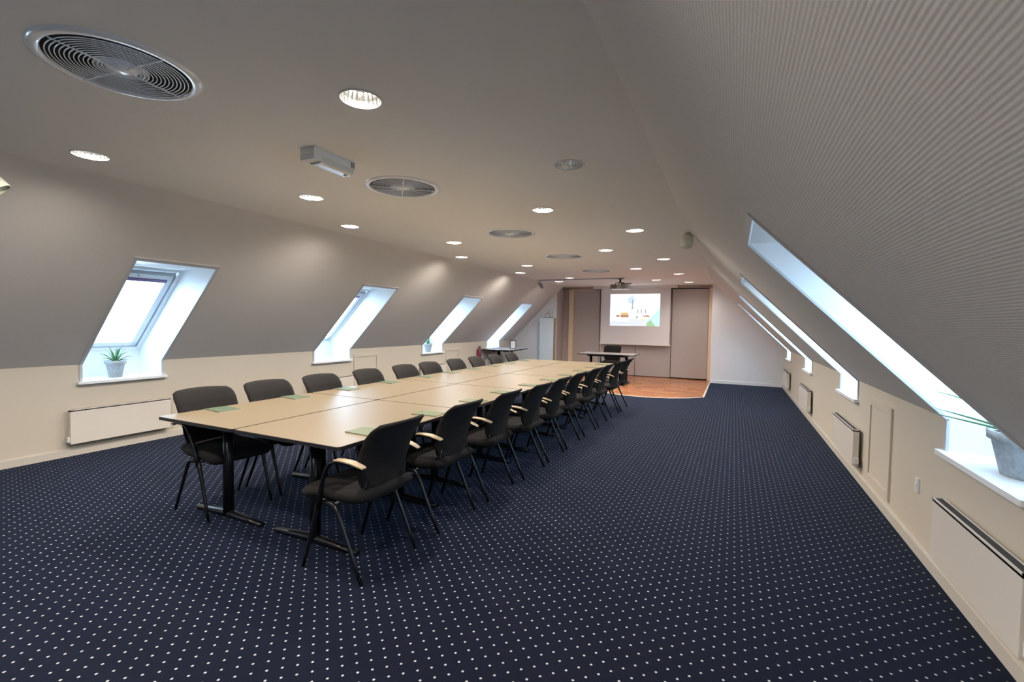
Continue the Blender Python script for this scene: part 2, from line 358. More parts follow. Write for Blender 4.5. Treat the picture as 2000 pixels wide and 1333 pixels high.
# ------------------------------------------------------------------ windows
def make_window(i, s, a, b, where):
    X = XR if s > 0 else XL
    P = lambda d, y, z: (X + s*d, y, z)
    m = MB()
    chk = [(0, SILL-0.012), (0, ZK), (-1.024, 1.945), (-0.50, 1.945), (-0.47, 1.945), (0.45, 1.025), (0.45, SILL-0.012)]
    for y in (a, b): m.face([P(d, y, z) for d, z in chk])
    m.face([P(-1.024, a, 1.945), P(-1.024, b, 1.945), P(-0.47, b, 1.945), P(-0.47, a, 1.945)])
    m.face([P(0.45, a, SILL-0.012), P(0.45, b, SILL-0.012), P(0.45, b, 1.025), P(0.45, a, 1.025)])
    root = m.build('window_%d' % i, MAT['reveal'])
    tag(root, where, 'window', kind='structure')
    # bead around the opening, on the room face
    m = MB(); wd, t = 0.022, 0.010
    sl = lambda z0, z1, y0, y1: m.prism([(y0, z0), (y1, z0), (y1, z1), (y0, z1)], -0.004, t, f3=lambda y, z, h: (X - s*(z-ZK) - s*h*0.707, y, z - h*0.707))
    sl(ZK, 1.945+wd, a-wd, a+0.004); sl(ZK, 1.945+wd, b-0.004, b+wd); sl(1.941, 1.945+wd, a, b)
    for y0, y1 in ((a-wd, a+0.004), (b-0.004, b+wd)): m.b3(P(0.004, y0, SILL), P(-t, y1, ZK))
    m.build('opening_bead', MAT['wintrim'], root)
    m = MB(); m.prism(rrect(-0.045, a-0.045, 0.02, b+0.045, 0.012), SILL-0.026, SILL, f3=lambda d, y, h: (X+s*d, y, h)); m.b3(P(0.0, a, SILL-0.026), P(0.45, b, SILL-0.0005))
    m.build('window_sill', MAT['reveal'], root)
    # glazing plane: origin bottom (0.45, 1.025), u up along the slope, n into the room
    q = math.sqrt(0.5); L = 1.30
    T = Matrix(((0, -q*s, -q*s, X+s*0.45), (1, 0, 0, 0), (0, q, -q, 1.025), (0, 0, 0, 1)))   # local (y, u, n)
    m = MB(); e = 0.045
    for (y0, y1, u0_, u1_) in ((a, a+e, 0, L), (b-e, b, 0, L), (a, b, 0, e), (a, b, L-e, L)): m.b3((y0, u0_, -0.10), (y1, u1_, 0.0), 'sash', T)
    for (y0, y1, u0_, u1_) in ((a+e, a+e+0.012, e, L-e), (b-e-0.012, b-e, e, L-e), (a+e, b-e, e, e+0.012)): m.b3((y0, u0_, -0.09), (y1, u1_, -0.035), 'groove', T)
    m.build('window_frame', MAT['sash'], root)
    m = MB(); g = e+0.012; k = 0.062
    for (y0, y1, u0_, u1_) in ((a+g, a+g+k, g, L-g-0.04), (b-g-k, b-g, g, L-g-0.04), (a+g, b-g, g, g+k), (a+g, b-g, L-g-k-0.06, L-g-0.04)): m.b3((y0, u0_, -0.075), (y1, u1_, -0.012), None, T, bev=0.004)
    sash = m.build('sash', MAT['sash'], root)
    m = MB(); m.b3((a+g+k, g+k, -0.060), (b-g-k, L-g-k-0.06, -0.055), None, T); m.build('pane', MAT['glass'], sash)
    m = MB(); m.b3((a+g+0.02, L-0.055-0.04, -0.02), (b-g-0.02, L-0.055, 0.018), None, T, bev=0.006)
    m.tube([T @ Vector((a+g+0.25, L-0.10, 0.02)), T @ Vector((a+g+0.27, L-0.12, 0.03))], 0.006)
    m.build('ventilation_bar', MAT['grey'], root)
    m = MB(); m.b3((a+g+k-0.01, L-g-k-0.10, -0.045), (b-g-k+0.01, L-g-k-0.06, -0.005), None, T, bev=0.004); m.build('roller_blind', MAT['blind'], root)
    # portal for sky light sampling, at the glass
    ld = bpy.data.lights.new('sky_portal', 'AREA'); ld.shape = 'RECTANGLE'; ld.size = b-a-0.1; ld.size_y = L-0.1; ld.cycles.is_portal = True
    lo = bpy.data.objects.new('sky_portal', ld); COL.objects.link(lo)
    c = T @ Vector(((a+b)/2, L/2, -0.12)); n = (T.to_3x3() @ Vector((0, 0, 1))).normalized(); u = (T.to_3x3() @ Vector((0, 1, 0))).normalized(); yv = u.cross(n)
    R = Matrix(((yv[0], u[0], -n[0], c[0]), (yv[1], u[1], -n[1], c[1]), (yv[2], u[2], -n[2], c[2]), (0, 0, 0, 1)))
    # area lights shine along local -Z, so -Z = n
    yv = u.cross(-n); R = Matrix(((yv[0], u[0], -n[0], c[0]), (yv[1], u[1], -n[1], c[1]), (yv[2], u[2], -n[2], c[2]), (0, 0, 0, 1)))
    lo.matrix_world = R
WL = ['left roof window nearest the camera, with a potted aloe on its sill', 'second left roof window from the camera, its sill empty', 'third left roof window from the camera, with a small plant',
      'farthest left roof window, behind the small side table']
WR = ['right roof window nearest the camera, with a speckled pot on its sill', 'second right roof window from the camera', 'third right roof window from the camera', 'farthest right roof window next to the white gable']
make_window(9, -1, -0.46, 0.28, 'left roof window beside the camera, outside the picture')
make_window(10, 1, -0.33, 0.47, 'right roof window beside the camera, outside the picture')
for i, (a, b) in enumerate(WIN_L): make_window(i+1, -1, a, b, WL[i])
for i, (a, b) in enumerate(WIN_R): make_window(i+5, 1, a, b, WR[i])

# ------------------------------------------------------------------ tables
TX = [(-3.610, -2.806), (-2.798, -1.915)]; TY = [1.87, 3.185, 4.46, 5.755, 7.06, 8.38]; TZ = 0.724
def make_table(w, l, top='laminate'):
    root = empty('conference_table')
    m = MB(); ol = rrect(-w/2, -l/2, w/2, l/2, 0.025); n = len(ol)
    th = 0.022
    m.prism(ol, TZ-th, TZ-0.0015, 'edge'); m.prism(rrect(-w/2+0.004, -l/2+0.004, w/2-0.004, l/2-0.004, 0.022), TZ-0.003, TZ, top)
    m.build('table_top', None, root)
    for yy in (-l/2+0.235, l/2-0.235):
        m = MB(); m.lathe([(0.034, 0.03), (0.034, TZ-th)], n=20, T=Matrix.Translation((0, yy, 0)))
        leg = m.build('leg', MAT['blacksteel'], root)
        m = MB()
        m.tube([(-0.355, yy, 0.016), (-0.2, yy, 0.026), (0, yy, 0.036), (0.2, yy, 0.026), (0.355, yy, 0.016)], [0.020, 0.026, 0.032, 0.026, 0.020], sq=(0.7, 1.0), up=(0, 0, 1), n=12)
        for x in (-0.335, 0.335): m.lathe([(0.016, 0.0), (0.016, 0.012)], n=12, T=Matrix.Translation((x, yy, 0)))
        m.build('foot', MAT['blacksteel'], leg)
        m = MB(); m.b3((-w/2+0.10, yy-0.03, TZ-th-0.028), (w/2-0.10, yy+0.03, TZ-th)); m.build('bracket', MAT['blacksteel'], leg)
    for x in (-0.16, 0.16):
        m = MB(); m.b3((x-0.015, -l/2+0.2, TZ-th-0.05), (x+0.015, l/2-0.2, TZ-th-0.012)); m.build('rail', MAT['blacksteel'], root)
    return root
ordn = ['nearest the camera', 'second from the camera', 'third from the camera', 'fourth from the camera', 'fifth and farthest from the camera']
for c, (x0, x1) in enumerate(TX):
    proto = make_table(x1-x0, 1.288)
    for k in range(5):
        o = proto if k == 0 else copy_tree(proto)
        y0, y1 = TY[k]+0.003, TY[k+1]-0.003
        o.location = ((x0+x1)/2, (y0+y1)/2, 0); o.scale = (1, (y1-y0)/1.288, 1)
        tag(o, 'beige table in the %s row, %s' % (('window side', 'aisle side')[c], ordn[k]), 'table', 'beige conference tables pushed together')
t = make_table(0.80, 1.34, 'laminate2'); t.name = 'speaker_table'; t.location = (-2.73, 11.27, 0.0); t.rotation_euler = (0, 0, PI/2)
tag(t, 'grey topped speaker table standing on the wooden floor before the screen', 'table')
t = make_table(0.80, 1.25, 'laminate2'); t.name = 'side_table'; t.location = (-5.58, 11.40, 0.0)
tag(t, 'small side table under the farthest left roof window', 'table')

# ------------------------------------------------------------------ chairs
def grid_surface(m, fn, nu, nv, mt=None):
    """closed pad: fn(u, v, side) with side 0 front / 1 back, u, v in 0..1"""
    V = [[[m.bm.verts.new(fn(i/nu, j/nv, sd)) for j in range(nv+1)] for i in range(nu+1)] for sd in (0, 1)]
    for i in range(nu):
        for j in range(nv):
            for sd in (0, 1):
                q = (V[sd][i][j], V[sd][i+1][j], V[sd][i+1][j+1], V[sd][i][j+1])
                f = m.bm.faces.new(q if sd == 0 else q[::-1]); f.smooth = True; f.material_index = m.mi(mt)
    bmesh.ops.remove_doubles(m.bm, verts=m.bm.verts, dist=0.0004)
def interp(tab, t):
    for (a, va), (b, vb) in zip(tab, tab[1:]):
        if t <= b: 
            k = (t-a)/(b-a); k = k*k*(3-2*k)*0.3 + k*0.7
            return va + (vb-va)*k
    return tab[-1][1]
def make_chair(name='armchair'):
    root = empty(name)
    # seat pad
    def seat(u, v, sd):
        x = -0.235 + 0.50*u; a = 2*u-1; b = 2*v-1
        hw = 0.238 - 0.022*(1-u) - 0.03*max(0, abs(a)-0.75)*4*abs(a)
        y = b*hw
        rim = max(0.0, 1-abs(a)**14)*max(0.0, 1-abs(b)**12); rim = rim**0.5
        zc = 0.447 - 0.030*max(0, u-0.72)*3.0 + 0.018*max(0, 0.25-u)*4
        top = 0.034 + 0.006*(1-b*b); bot = -0.040
        return (x, y, zc + (top if sd == 0 else bot)*rim)
    m = MB(); grid_surface(m, seat, 22, 22); m.build('seat', MAT['fabric'], root)
    prof = [(0.475, -0.165), (0.53, -0.150), (0.60, -0.148), (0.69, -0.170), (0.775, -0.210), (0.83, -0.250), (0.868, -0.290)]
    def back(u, v, sd):
        z = 0.470 + 0.402*u; b = 2*v-1
        hw = interp([(0, 0.175), (0.25, 0.205), (0.6, 0.222), (0.85, 0.226), (0.95, 0.216), (1.0, 0.185)], u)
        if u < 0.10: hw -= 0.07*(1-u/0.10)**2
        y = b*hw
        a = 2*u-1
        rim = (max(0.0, 1-abs(a)**10)*max(0.0, 1-abs(b)**8))**0.5
        xc = interp(prof, z) - 0.012 - 0.044*(1-b*b)*(0.5+0.5*u)
        return (xc + (0.020 if sd == 0 else -0.020)*rim, y, z - 0.02*b*b*max(0, u-0.6))
    m = MB(); grid_surface(m, back, 22, 20); m.build('backrest', MAT['fabric'], root)
    for s in (-1, 1):
        y = s*0.232
        m = MB()
        m.tube([(0.217, y, 0.004), (0.187, y, 0.10), (0.139, y, 0.26), (0.106, y, 0.365), (0.094, y*0.98, 0.40)], [0.0105, 0.012, 0.014, 0.0165, 0.015], sq=(1.0, 0.85), n=12)
        fl = m.build('leg', MAT['blacksteel'], root)
        m = MB()
        m.tube([(-0.220, y, 0.004), (-0.169, y, 0.11), (-0.089, y, 0.275), (-0.050, y, 0.356), (-0.030, y, 0.388), (0.005, y*0.98, 0.402), (0.09, y*0.96, 0.398)], [0.0105, 0.0115, 0.0125, 0.0140, 0.015, 0.014, 0.013], sq=(1.0, 0.85), n=12)
        m.build('leg', MAT['blacksteel'], root)
        # armrest: tube rising from the front leg and sweeping back
        ya = s*0.245
        pts = [(0.096, y, 0.37), (0.080, y+s*0.006, 0.44), (0.052, ya, 0.525), (0.022, ya+s*0.004, 0.595), (-0.010, ya+s*0.004, 0.634), (-0.050, ya+s*0.002, 0.650), (-0.100, ya, 0.654), (-0.165, ya-s*0.004, 0.648), (-0.225, ya-s*0.010, 0.632)]
        m = MB(); m.tube(pts, [0.018, 0.017, 0.0155, 0.0145, 0.013, 0.012, 0.011, 0.010, 0.008], sq=(0.75, 1.0), n=12, up=None)
        arm = m.build('armrest', MAT['blacksteel'], root)
        m = MB(); pp = pts[5:]+[(-0.238, ya-s*0.012, 0.626)]; pp = pp[1:] if 0 else pp
        n = 10; prev = None
        for k in range(n+1):
            t_ = k/n*(len(pp)-1); i_ = min(int(t_), len(pp)-2); fr = t_-i_
            p = Vector(pp[i_]).lerp(Vector(pp[i_+1]), fr); w_ = 0.018 + 0.006*math.sin(PI*min(1, k/n+0.1)); dx = 0
            up_ = Vector((0, 0, 0.0135)); lo_ = Vector((0, 0, 0.007))
            ring = [m.bm.verts.new(p + Vector((0, sy*w_, 0)) + h) for sy, h in ((-1, lo_), (-1, up_), (1, up_), (1, lo_))]
            if prev:
                for j in range(4): m.bm.faces.new((prev[j], prev[(j+1) % 4], ring[(j+1) % 4], ring[j]))
            else: m.bm.faces.new(ring[::-1])
            prev = ring
        m.bm.faces.new(prev)
        tag(m.build('arm_cap', MAT['armwood'], arm), 'pale wooden arm cap')
        m = MB(); m.tube([(0.03, s*0.19, 0.405), (-0.08, s*0.185, 0.41), (-0.155, s*0.18, 0.435), (-0.178, s*0.165, 0.49), (-0.182, s*0.15, 0.54)], [0.011]*5, sq=(0.6, 1.4), n=8)
        m.build('back_support', MAT['blacksteel'], root)
    m = MB()
    for x in (0.085, -0.02): m.tube([(x, -0.23, 0.402), (x, 0.23, 0.402)], 0.012, n=8)
    for s in (-1, 1): m.tube([(-0.03, s*0.19, 0.405), (0.18, s*0.17, 0.400)], 0.010, n=8)
    m.build('seat_frame', MAT['blacksteel'], root)
    return root
RY = [2.108, 2.808, 3.443, 4.050, 4.652, 5.235, 5.905, 6.535, 7.262, 7.870]
RX = [-1.750, -1.730, -1.702, -1.655, -1.658, -1.655, -1.642, -1.640, -1.622, -1.617]
LY = [2.240, 2.800, 3.396, 4.055, 4.705, 5.240, 5.902, 6.514, 7.155, 7.804]
num = ['first', 'second', 'third', 'fourth', 'fifth', 'sixth', 'seventh', 'eighth', 'ninth', 'tenth']
chair0 = make_chair(); used = False
for k in range(10):
    o = chair0 if not used else copy_tree(chair0); used = True
    o.location = (RX[k]-0.220, RY[k], 0); o.rotation_euler = (0, 0, PI + random.uniform(-0.025, 0.025))
    tag(o, 'dark upholstered armchair on the aisle side of the long table, %s from the camera' % num[k], 'chair', 'armchairs on the aisle side')
for k in range(10):
    o = copy_tree(chair0)
    o.location = (-3.665+0.220, LY[k], 0); o.rotation_euler = (0, 0, random.uniform(-0.03, 0.03) + (-0.04 if k == 0 else 0))
    tag(o, 'dark upholstered armchair on the window side of the long table, %s from the camera' % num[k], 'chair', 'armchairs on the window side')
o = copy_tree(chair0); o.location = (-2.86, 12.02, 0); o.rotation_euler = (0, 0, -PI/2 + 0.03)
tag(o, 'dark chair behind the speaker table, facing the room', 'chair')
if 'group' in o.keys(): del o['group']

# ------------------------------------------------------------------ notepads
def make_pad(cv):
    r = empty('notepad'); m = MB(); m.b3((-0.108, -0.075, 0), (0.108, 0.075, 0.005)); m.build('pages', MAT['paper'], r)
    m = MB(); m.b3((-0.105, -0.078, 0.005), (0.105, 0.078, 0.0068)); m.build('cover', MAT[cv], r)
    return r
padL = make_pad('cover'); padR = make_pad('cover2'); first = {0: True, 1: True}
PL = [2.25, 2.92, 3.53, 4.17, 4.85, 5.45, 6.05, 6.68, 7.30, 7.95]
PR = [2.22, 2.89, 3.55, 4.15, 4.80, 5.42, 6.05, 6.70, 7.35, 8.00]
for k in range(10):
    for c, (pr, Y, x) in enumerate(((padL, PL, -3.49), (padR, PR, -2.045))):
        o = pr if first[c] else copy_tree(pr); first[c] = False
        o.location = (x + random.uniform(-0.012, 0.012), Y[k], TZ); o.rotation_euler = (0, 0, random.uniform(-0.12, 0.12) + (0.0 if c == 0 else PI))
        tag(o, 'green notepad at the %s edge of the long table, %s from the camera' % (('window side', 'aisle side')[c], num[k]), 'notepad', ('notepads on the window side', 'notepads on the aisle side')[c])

# ------------------------------------------------------------------ ceiling downlights
def make_lamp(lit):
    r = empty('ceiling_downlight'); R = LAMP_R
    m = MB(); m.lathe([(R-0.012, 0.0), (R-0.010, -0.004), (R, -0.005), (R+0.004, -0.002), (R+0.004, 0.0005)], n=40, closed=True); m.build('trim_ring', MAT['white'], r)
    m = MB(); n = 48
    prof = [(R-0.010, -0.001), (R-0.014, 0.03), (R-0.026, 0.07), (R-0.045, 0.10), (0.03, 0.115)]
    rings = [[m.bm.verts.new(((rr_+(0.0025 if (j % 2) and 0 < i < 4 else 0))*math.cos(2*PI*j/n), (rr_+(0.0025 if (j % 2) and 0 < i < 4 else 0))*math.sin(2*PI*j/n), z)) for j in range(n)] for i, (rr_, z) in enumerate(prof)]
    for i in range(len(prof)-1):
        for j in range(n): m.bm.faces.new((rings[i][j], rings[i][(j+1) % n], rings[i+1][(j+1) % n], rings[i+1][j]))
    m.bm.faces.new(rings[-1]); m.build('reflector', MAT['chrome'], r)
    m = MB(); m.lathe([(0.0001, 0.050), (0.022, 0.053), (0.034, 0.066), (0.036, 0.08), (0.028, 0.112)], n=24); m.build('lamp', MAT['bulb' if lit else 'bulboff'], r)
    return r
lampL = make_lamp(True); lampO = make_lamp(False); usedl = False
colname = {-1: 'right outer row', -2: 'right inner row', -3: 'left inner row', -4: 'left outer row'}
cnt = {}
for x, y, lit in LAMPS:
    if lit: o = lampL if not usedl else copy_tree(lampL); usedl = True
    else: o = lampO
    o.location = (x, y, ZC)
    col = -1 if x > -1.3 else -2 if x > -2.2 else -3 if x > -3.75 else -4
    hid = y < 1.0
    if not hid: cnt[col] = cnt.get(col, 0)+1
    if hid: tag(o, 'lit downlight of the %s, out of the picture, %s' % (colname[col], 'behind the camera' if y < 0 else 'above the camera'), 'ceiling light', 'recessed ceiling downlights')
    elif lit: tag(o, 'lit round downlight in the %s on the ceiling, %s from the camera' % (colname[col], num[cnt[col]-1]), 'ceiling light', 'recessed ceiling downlights')
    else: tag(o, 'unlit round downlight with bare chrome reflector, nearest in the right outer row', 'ceiling light', 'recessed ceiling downlights')
    if lit:
        ld = bpy.data.lights.new('downlight_beam', 'SPOT'); ld.energy = LAMP_W*4*(0.3 if y > 10.2 else 1.0); ld.color = LAMP_COL; ld.shadow_soft_size = 0.05
        ld.spot_size = math.radians(168); ld.spot_blend = 0.9
        lo = bpy.data.objects.new('downlight_beam', ld); COL.objects.link(lo); lo.location = (x, y, ZC+0.03)

# ------------------------------------------------------------------ ceiling vents
def make_vent():
    r = empty('ceiling_vent'); R = VENT_R
    m = MB(); m.lathe([(R-0.046, -0.006), (R-0.040, -0.011), (R-0.02, -0.010), (R, -0.003), (R, 0.0), (R-0.046, 0.0)], n=64, closed=True); m.build('flange', MAT['grille'], r)
    m = MB(); m.lathe([(0.0001, -0.0015), (R-0.044, -0.0015)], n=48); m.build('duct', MAT['ventdark'], r, fix=False)
    m = MB()
    rad = 0.066
    while rad < R-0.052:
        m.lathe([(rad-0.0022, -0.0090), (rad-0.0020, -0.0115), (rad+0.0020, -0.0115), (rad+0.0022, -0.0090)], n=56, closed=True); rad += 0.0146
    m.build('ring_grille', MAT['grille'], r)
    for k in range(4):
        m = MB(); a = k*PI/2 + 0.10; d = Vector((math.cos(a), math.sin(a), 0))
        m.tube([d*0.03+Vector((0, 0, -0.011)), d*(R-0.044)+Vector((0, 0, -0.011))], 0.005, n=6, sq=(0.6, 1), up=(0, 0, 1)); m.build('spoke', MAT['grille'], r)
    m = MB(); m.lathe([(0.0001, -0.017), (0.02, -0.016), (0.055, -0.011), (0.057, -0.004), (0.098, -0.004), (0.098, -0.0025), (0.0001, -0.0025)], n=32); m.build('hub', MAT['grille'], r)
    return r
v0 = make_vent()
for k, (x, y) in enumerate(VENTS):
    o = v0 if k == 0 else copy_tree(v0); o.location = (x, y, ZC); o.rotation_euler = (0, 0, [0.0, 0.6, 0.4, 0.3, 0][k])
    tag(o, 'round white ceiling vent with concentric rings, %s from the camera' % ['largest looking and nearest', 'second', 'third', 'fourth', 'fifth and farthest'][k], 'air vent', 'round ceiling vents')

# ------------------------------------------------------------------ emergency light
r = empty('emergency_light', (-2.462, 2.315, ZC), 0.0, 'white box shaped emergency light with clear cover on the ceiling', 'emergency light')
m = MB(); m.b3((-0.062, -0.175, -0.045), (0.062, 0.175, 0), bev=0.004); m.b3((-0.062, -0.175, -0.075), (0.062, -0.110, -0.045), bev=0.006); m.build('housing', MAT['white'], r)
m = MB()
m.prism([(-0.055, -0.045), (0.055, -0.045), (0.048, -0.078), (0.030, -0.086), (-0.030, -0.086), (-0.048, -0.078)], -0.108, 0.172, f3=lambda x, z, h: (x, h, z)); m.build('diffuser', MAT['lens'], r)
m = MB(); m.lathe([(0.0001, -0.095), (0.012, -0.093), (0.016, -0.084)], n=16, T=Matrix.Translation((0.01, 0.140, 0))); m.build('lamp_cap', MAT['tubeglow'], r)
m = MB(); m.b3((0.062, 0.135, -0.04), (0.067, 0.165, -0.005)); m.build('clip', MAT['grey'], r)

# ------------------------------------------------------------------ spotlights
def spot(loc, aim, matn, L, R, label, wall):
    r = empty('spotlight', loc, 0, label, 'spotlight')
    wall = Vector(wall).normalized()
    m = MB(); T = Matrix.Translation((0, 0, 0)) @ wall.to_track_quat('Z', 'Y').to_matrix().to_4x4()
    m.lathe([(0.0001, 0.0), (0.035, 0.0), (0.035, -0.018), (0.012, -0.026), (0.0001, -0.026)], n=20, T=T); m.build('mounting_plate', MAT['white'], r)
    a = Vector(aim).normalized(); c = -wall*0.085
    m = MB(); m.tube([-wall*0.02, -wall*0.05, c], 0.008, n=8); m.build('bracket', MAT['gold'], r)
    T = Matrix.Translation(c) @ a.to_track_quat('Z', 'Y').to_matrix().to_4x4()
    m = MB(); m.lathe([(0.0001, -L*0.45), (R*0.55, -L*0.42), (R*0.75, -L*0.2), (R, L*0.05), (R, L*0.5), (R*0.9, L*0.5), (R*0.88, L*0.42)], n=28, T=T)
    h = m.build('lamp_head', MAT[matn], r)
    m = MB(); m.lathe([(0.0001, L*0.40), (R*0.88, L*0.41)], n=24, T=T); m.build('lens', MAT['chrome'], h, fix=False)
q = math.sqrt(0.5)
spot((-0.465, 5.85, ZC-0.013), (-0.15, 0.75, -0.62), 'spotcream', 0.16, 0.072, 'cream round spotlight where the ceiling meets the right slope', (q, 0, q))
spot((XLC-0.05, 11.0, ZC-0.05), (0.55, 0.1, -0.80), 'spotgrey', 0.17, 0.05, 'small grey cylinder spotlight high on the left slope near the far end', (-q, 0, q))
spot((XLC-0.135, 1.35, ZC-0.135), (0.35, 0.55, -0.75), 'spotcream', 0.16, 0.065, 'round spotlight cut off by the left picture edge', (-q, 0, q))

# ------------------------------------------------------------------ radiators
def radiator(s, y0, y1, z0, z1, label, thick=0.075):
    X = XR if s > 0 else XL; P = lambda d, y, z: (X - s*d, y, z)
    r = empty('radiator', (0, 0, 0), 0, label, 'radiator', 'flat panel radiators')
    m = MB()
    m.b3(P(0.028, y0, z0), P(thick, y1, z1-0.006), bev=0.004)
    m.b3(P(0.028, y0, z1-0.03), P(0.034, y1, z1)); m.b3(P(thick-0.005, y0, z1-0.02), P(thick, y1, z1)); m.b3(P(0.028, y0, z1-0.02), P(thick, y0+0.006, z1)); m.b3(P(0.028, y1-0.006, z1-0.02), P(thick, y1, z1))
    m.build('panel', MAT['heater'], r)
    m = MB(); m.b3(P(0.036, y0+0.012, z1-0.006), P(thick-0.007, y1-0.012, z1-0.002)); m.build('grille', MAT['dark'], r)
    for y in (y0+0.12, y1-0.12):
        m = MB(); m.b3(P(0.0, y-0.02, z0+0.05), P(0.03, y+0.02, z1-0.05)); m.build('bracket', MAT['grey'], r)
    m = MB(); yy = y0-0.012
    m.b3(P(0.03, y0-0.022, z0+0.02), P(0.065, y0, z0+0.075), bev=0.004); m.build('thermostat', MAT['white'], r)
radiator(-1, 2.305, 3.225, 0.13, 0.478, 'white panel radiator under the nearest left window')
radiator(-1, 5.22, 6.15, 0.13, 0.478, 'white panel radiator under the second left window')
radiator(-1, 8.12, 9.05, 0.13, 0.478, 'white panel radiator under the third left window')
radiator(-1, 11.0, 11.95, 0.13, 0.478, 'white panel radiator under the farthest left window')
radiator(1, 2.40, 3.29, 0.165, 0.500, 'white panel radiator under the nearest right window')
radiator(1, 5.17, 6.15, 0.165, 0.497, 'white panel radiator under the second right window')
radiator(1, 8.12, 9.10, 0.165, 0.497, 'white panel radiator under the third right window')
radiator(1, 11.05, 11.95, 0.165, 0.497, 'white panel radiator under the farthest right window')

# ------------------------------------------------------------------ hatches in the knee walls
def hatch(s, y0, y1, z0, z1, label):
    X = XR if s > 0 else XL; P = lambda d, y, z: (X - s*d, y, z)
    r = empty('access_hatch', (0, 0, 0), 0, label, 'hatch', 'access hatches in the knee walls')
    m = MB(); f = 0.055
    for a in ((y0, z0, y0+f, z1), (y1-f, z0, y1, z1), (y0+f, z1-f, y1-f, z1), (y0+f, z0, y1-f, z0+f)): m.b3(P(0, a[0], a[1]), P(0.016, a[2], a[3]), bev=0.003)
    m.build('frame', MAT['wall'], r)
    m = MB(); m.b3(P(0, y0+f+0.004, z0+f+0.004), P(0.006, y1-f-0.004, z1-f-0.004)); m.build('door', MAT['wall'], r)
hatch(1, 4.33, 4.96, 0.13, 0.825, 'cream framed access hatch in the right knee wall')
hatch(-1, 6.22, 6.85, 0.13, 0.825, 'cream framed access hatch beyond the second left window')
hatch(-1, 9.12, 9.72, 0.13, 0.800, 'framed access hatch beyond the third left window')

# ------------------------------------------------------------------ sockets, extinguisher, switches
r = empty('wall_socket', (XR, 3.765, 0.43), 0, 'small white socket low on the right knee wall beside the hatch', 'socket')
m = MB(); m.b3((-0.012, -0.025, -0.045), (0, 0.025, 0.045), bev=0.003); m.build('plate', MAT['white'], r)
m = MB(); m.b3((-0.018, -0.012, -0.030), (-0.011, 0.012, 0.012), bev=0.003); m.build('cap', MAT['white'], r)
r = empty('wall_socket', (XL, 10.24, 0.43), 0, 'dark socket low on the left knee wall near the extinguisher', 'socket')
m = MB(); m.b3((0, -0.03, -0.05), (0.015, 0.03, 0.05), bev=0.003); m.build('plate', MAT['grey'], r)
r = empty('fire_extinguisher', (XL+0.07, 10.58, 0.47), 0, 'small red fire extinguisher hung on the left knee wall', 'fire extinguisher')
m = MB(); m.lathe([(0.0001, 0), (0.036, 0.0), (0.040, 0.012), (0.040, 0.24), (0.03, 0.275), (0.018, 0.29), (0.016, 0.31), (0.0001, 0.31)], n=20); m.build('cylinder', MAT['red'], r)
m = MB(); m.b3((-0.014, -0.02, 0.305), (0.014, 0.05, 0.325)); m.tube([(0, -0.01, 0.325), (0, 0.03, 0.345), (0, 0.075, 0.35)], 0.007, n=8); m.build('valve_handle', MAT['dark'], r)
m = MB(); m.tube([(0, 0.02, 0.31), (0.02, 0.07, 0.30), (0.02, 0.075, 0.2), (0.02, 0.06, 0.06)], 0.008, n=8); m.build('hose', MAT['dark'], r)
m = MB(); m.b3((-0.07, -0.02, 0.12), (-0.05, 0.02, 0.26)); m.build('wall_bracket', MAT['grey'], r)

# ------------------------------------------------------------------ plants
def plant(loc, h, r0, r1, leaves, label, rz=0.0):
    root = empty('potted_aloe', loc, rz, label, 'plant')
    m = MB(); rim = r1+0.004
    m.lathe([(0.0001, 0.0), (r0, 0.0), (r0+(r1-r0)*0.78, h*0.80), (rim, h*0.81), (rim+0.003, h), (r1-0.006, h), (r1-0.012, h-0.02), (0.0001, h-0.02)], n=36); m.build('pot', MAT['pot'], root)
    m = MB(); m.lathe([(0.0001, h-0.008), (r1*0.5, h-0.012), (r1-0.010, h-0.016)], n=24); m.build('soil', MAT['soil'], root)
    for k, (az, L, rise, droop, wd) in enumerate(leaves):
        m = MB(); d = Vector((math.cos(az), math.sin(az), 0)); side = Vector((-d.y, d.x, 0)); n = 9; pr = None
        for i in range(n+1):
            t_ = i/n; p = d*(0.012 + L*t_) + Vector((0, 0, h-0.015 + rise*math.sin(t_*PI*0.5) - droop*t_*t_)); ww = wd*(1-t_)**0.6*(0.75+0.6*t_*(1-t_)*2) + 0.0008
            th_ = ww*0.32
            ring = [m.bm.verts.new(p + side*ww + Vector((0, 0, ww*0.5))), m.bm.verts.new(p + Vector((0, 0, th_*0.2))), m.bm.verts.new(p - side*ww + Vector((0, 0, ww*0.5))), m.bm.verts.new(p - Vector((0, 0, th_*1.4)))]
            if pr:
                for j in range(4): f = m.bm.faces.new((pr[j], pr[(j+1) % 4], ring[(j+1) % 4], ring[j])); f.smooth = True
            else: m.bm.faces.new(ring)
            pr = ring
        m.bm.faces.new(pr[::-1])
        m.build('leaf', MAT['leaf'], root)
def rosette(n, L, rise):
    out = []
    for k in range(n):
        az = k*2.399 + 0.3; t_ = k/(n-1)
        out.append((az, L*(1.0-0.62*t_)*random.uniform(0.85, 1.1), rise*(0.35+0.9*t_), 0.03*(1-t_), 0.011))
    return out
plant((-6.19, 2.80, SILL), 0.185, 0.058, 0.092, rosette(17, 0.165, 0.145), 'green aloe in a grey zinc pot on the nearest left window sill')
plant((-6.15, 8.63, SILL), 0.185, 0.055, 0.088, rosette(12, 0.15, 0.16), 'small aloe in a grey pot on the third left window sill')
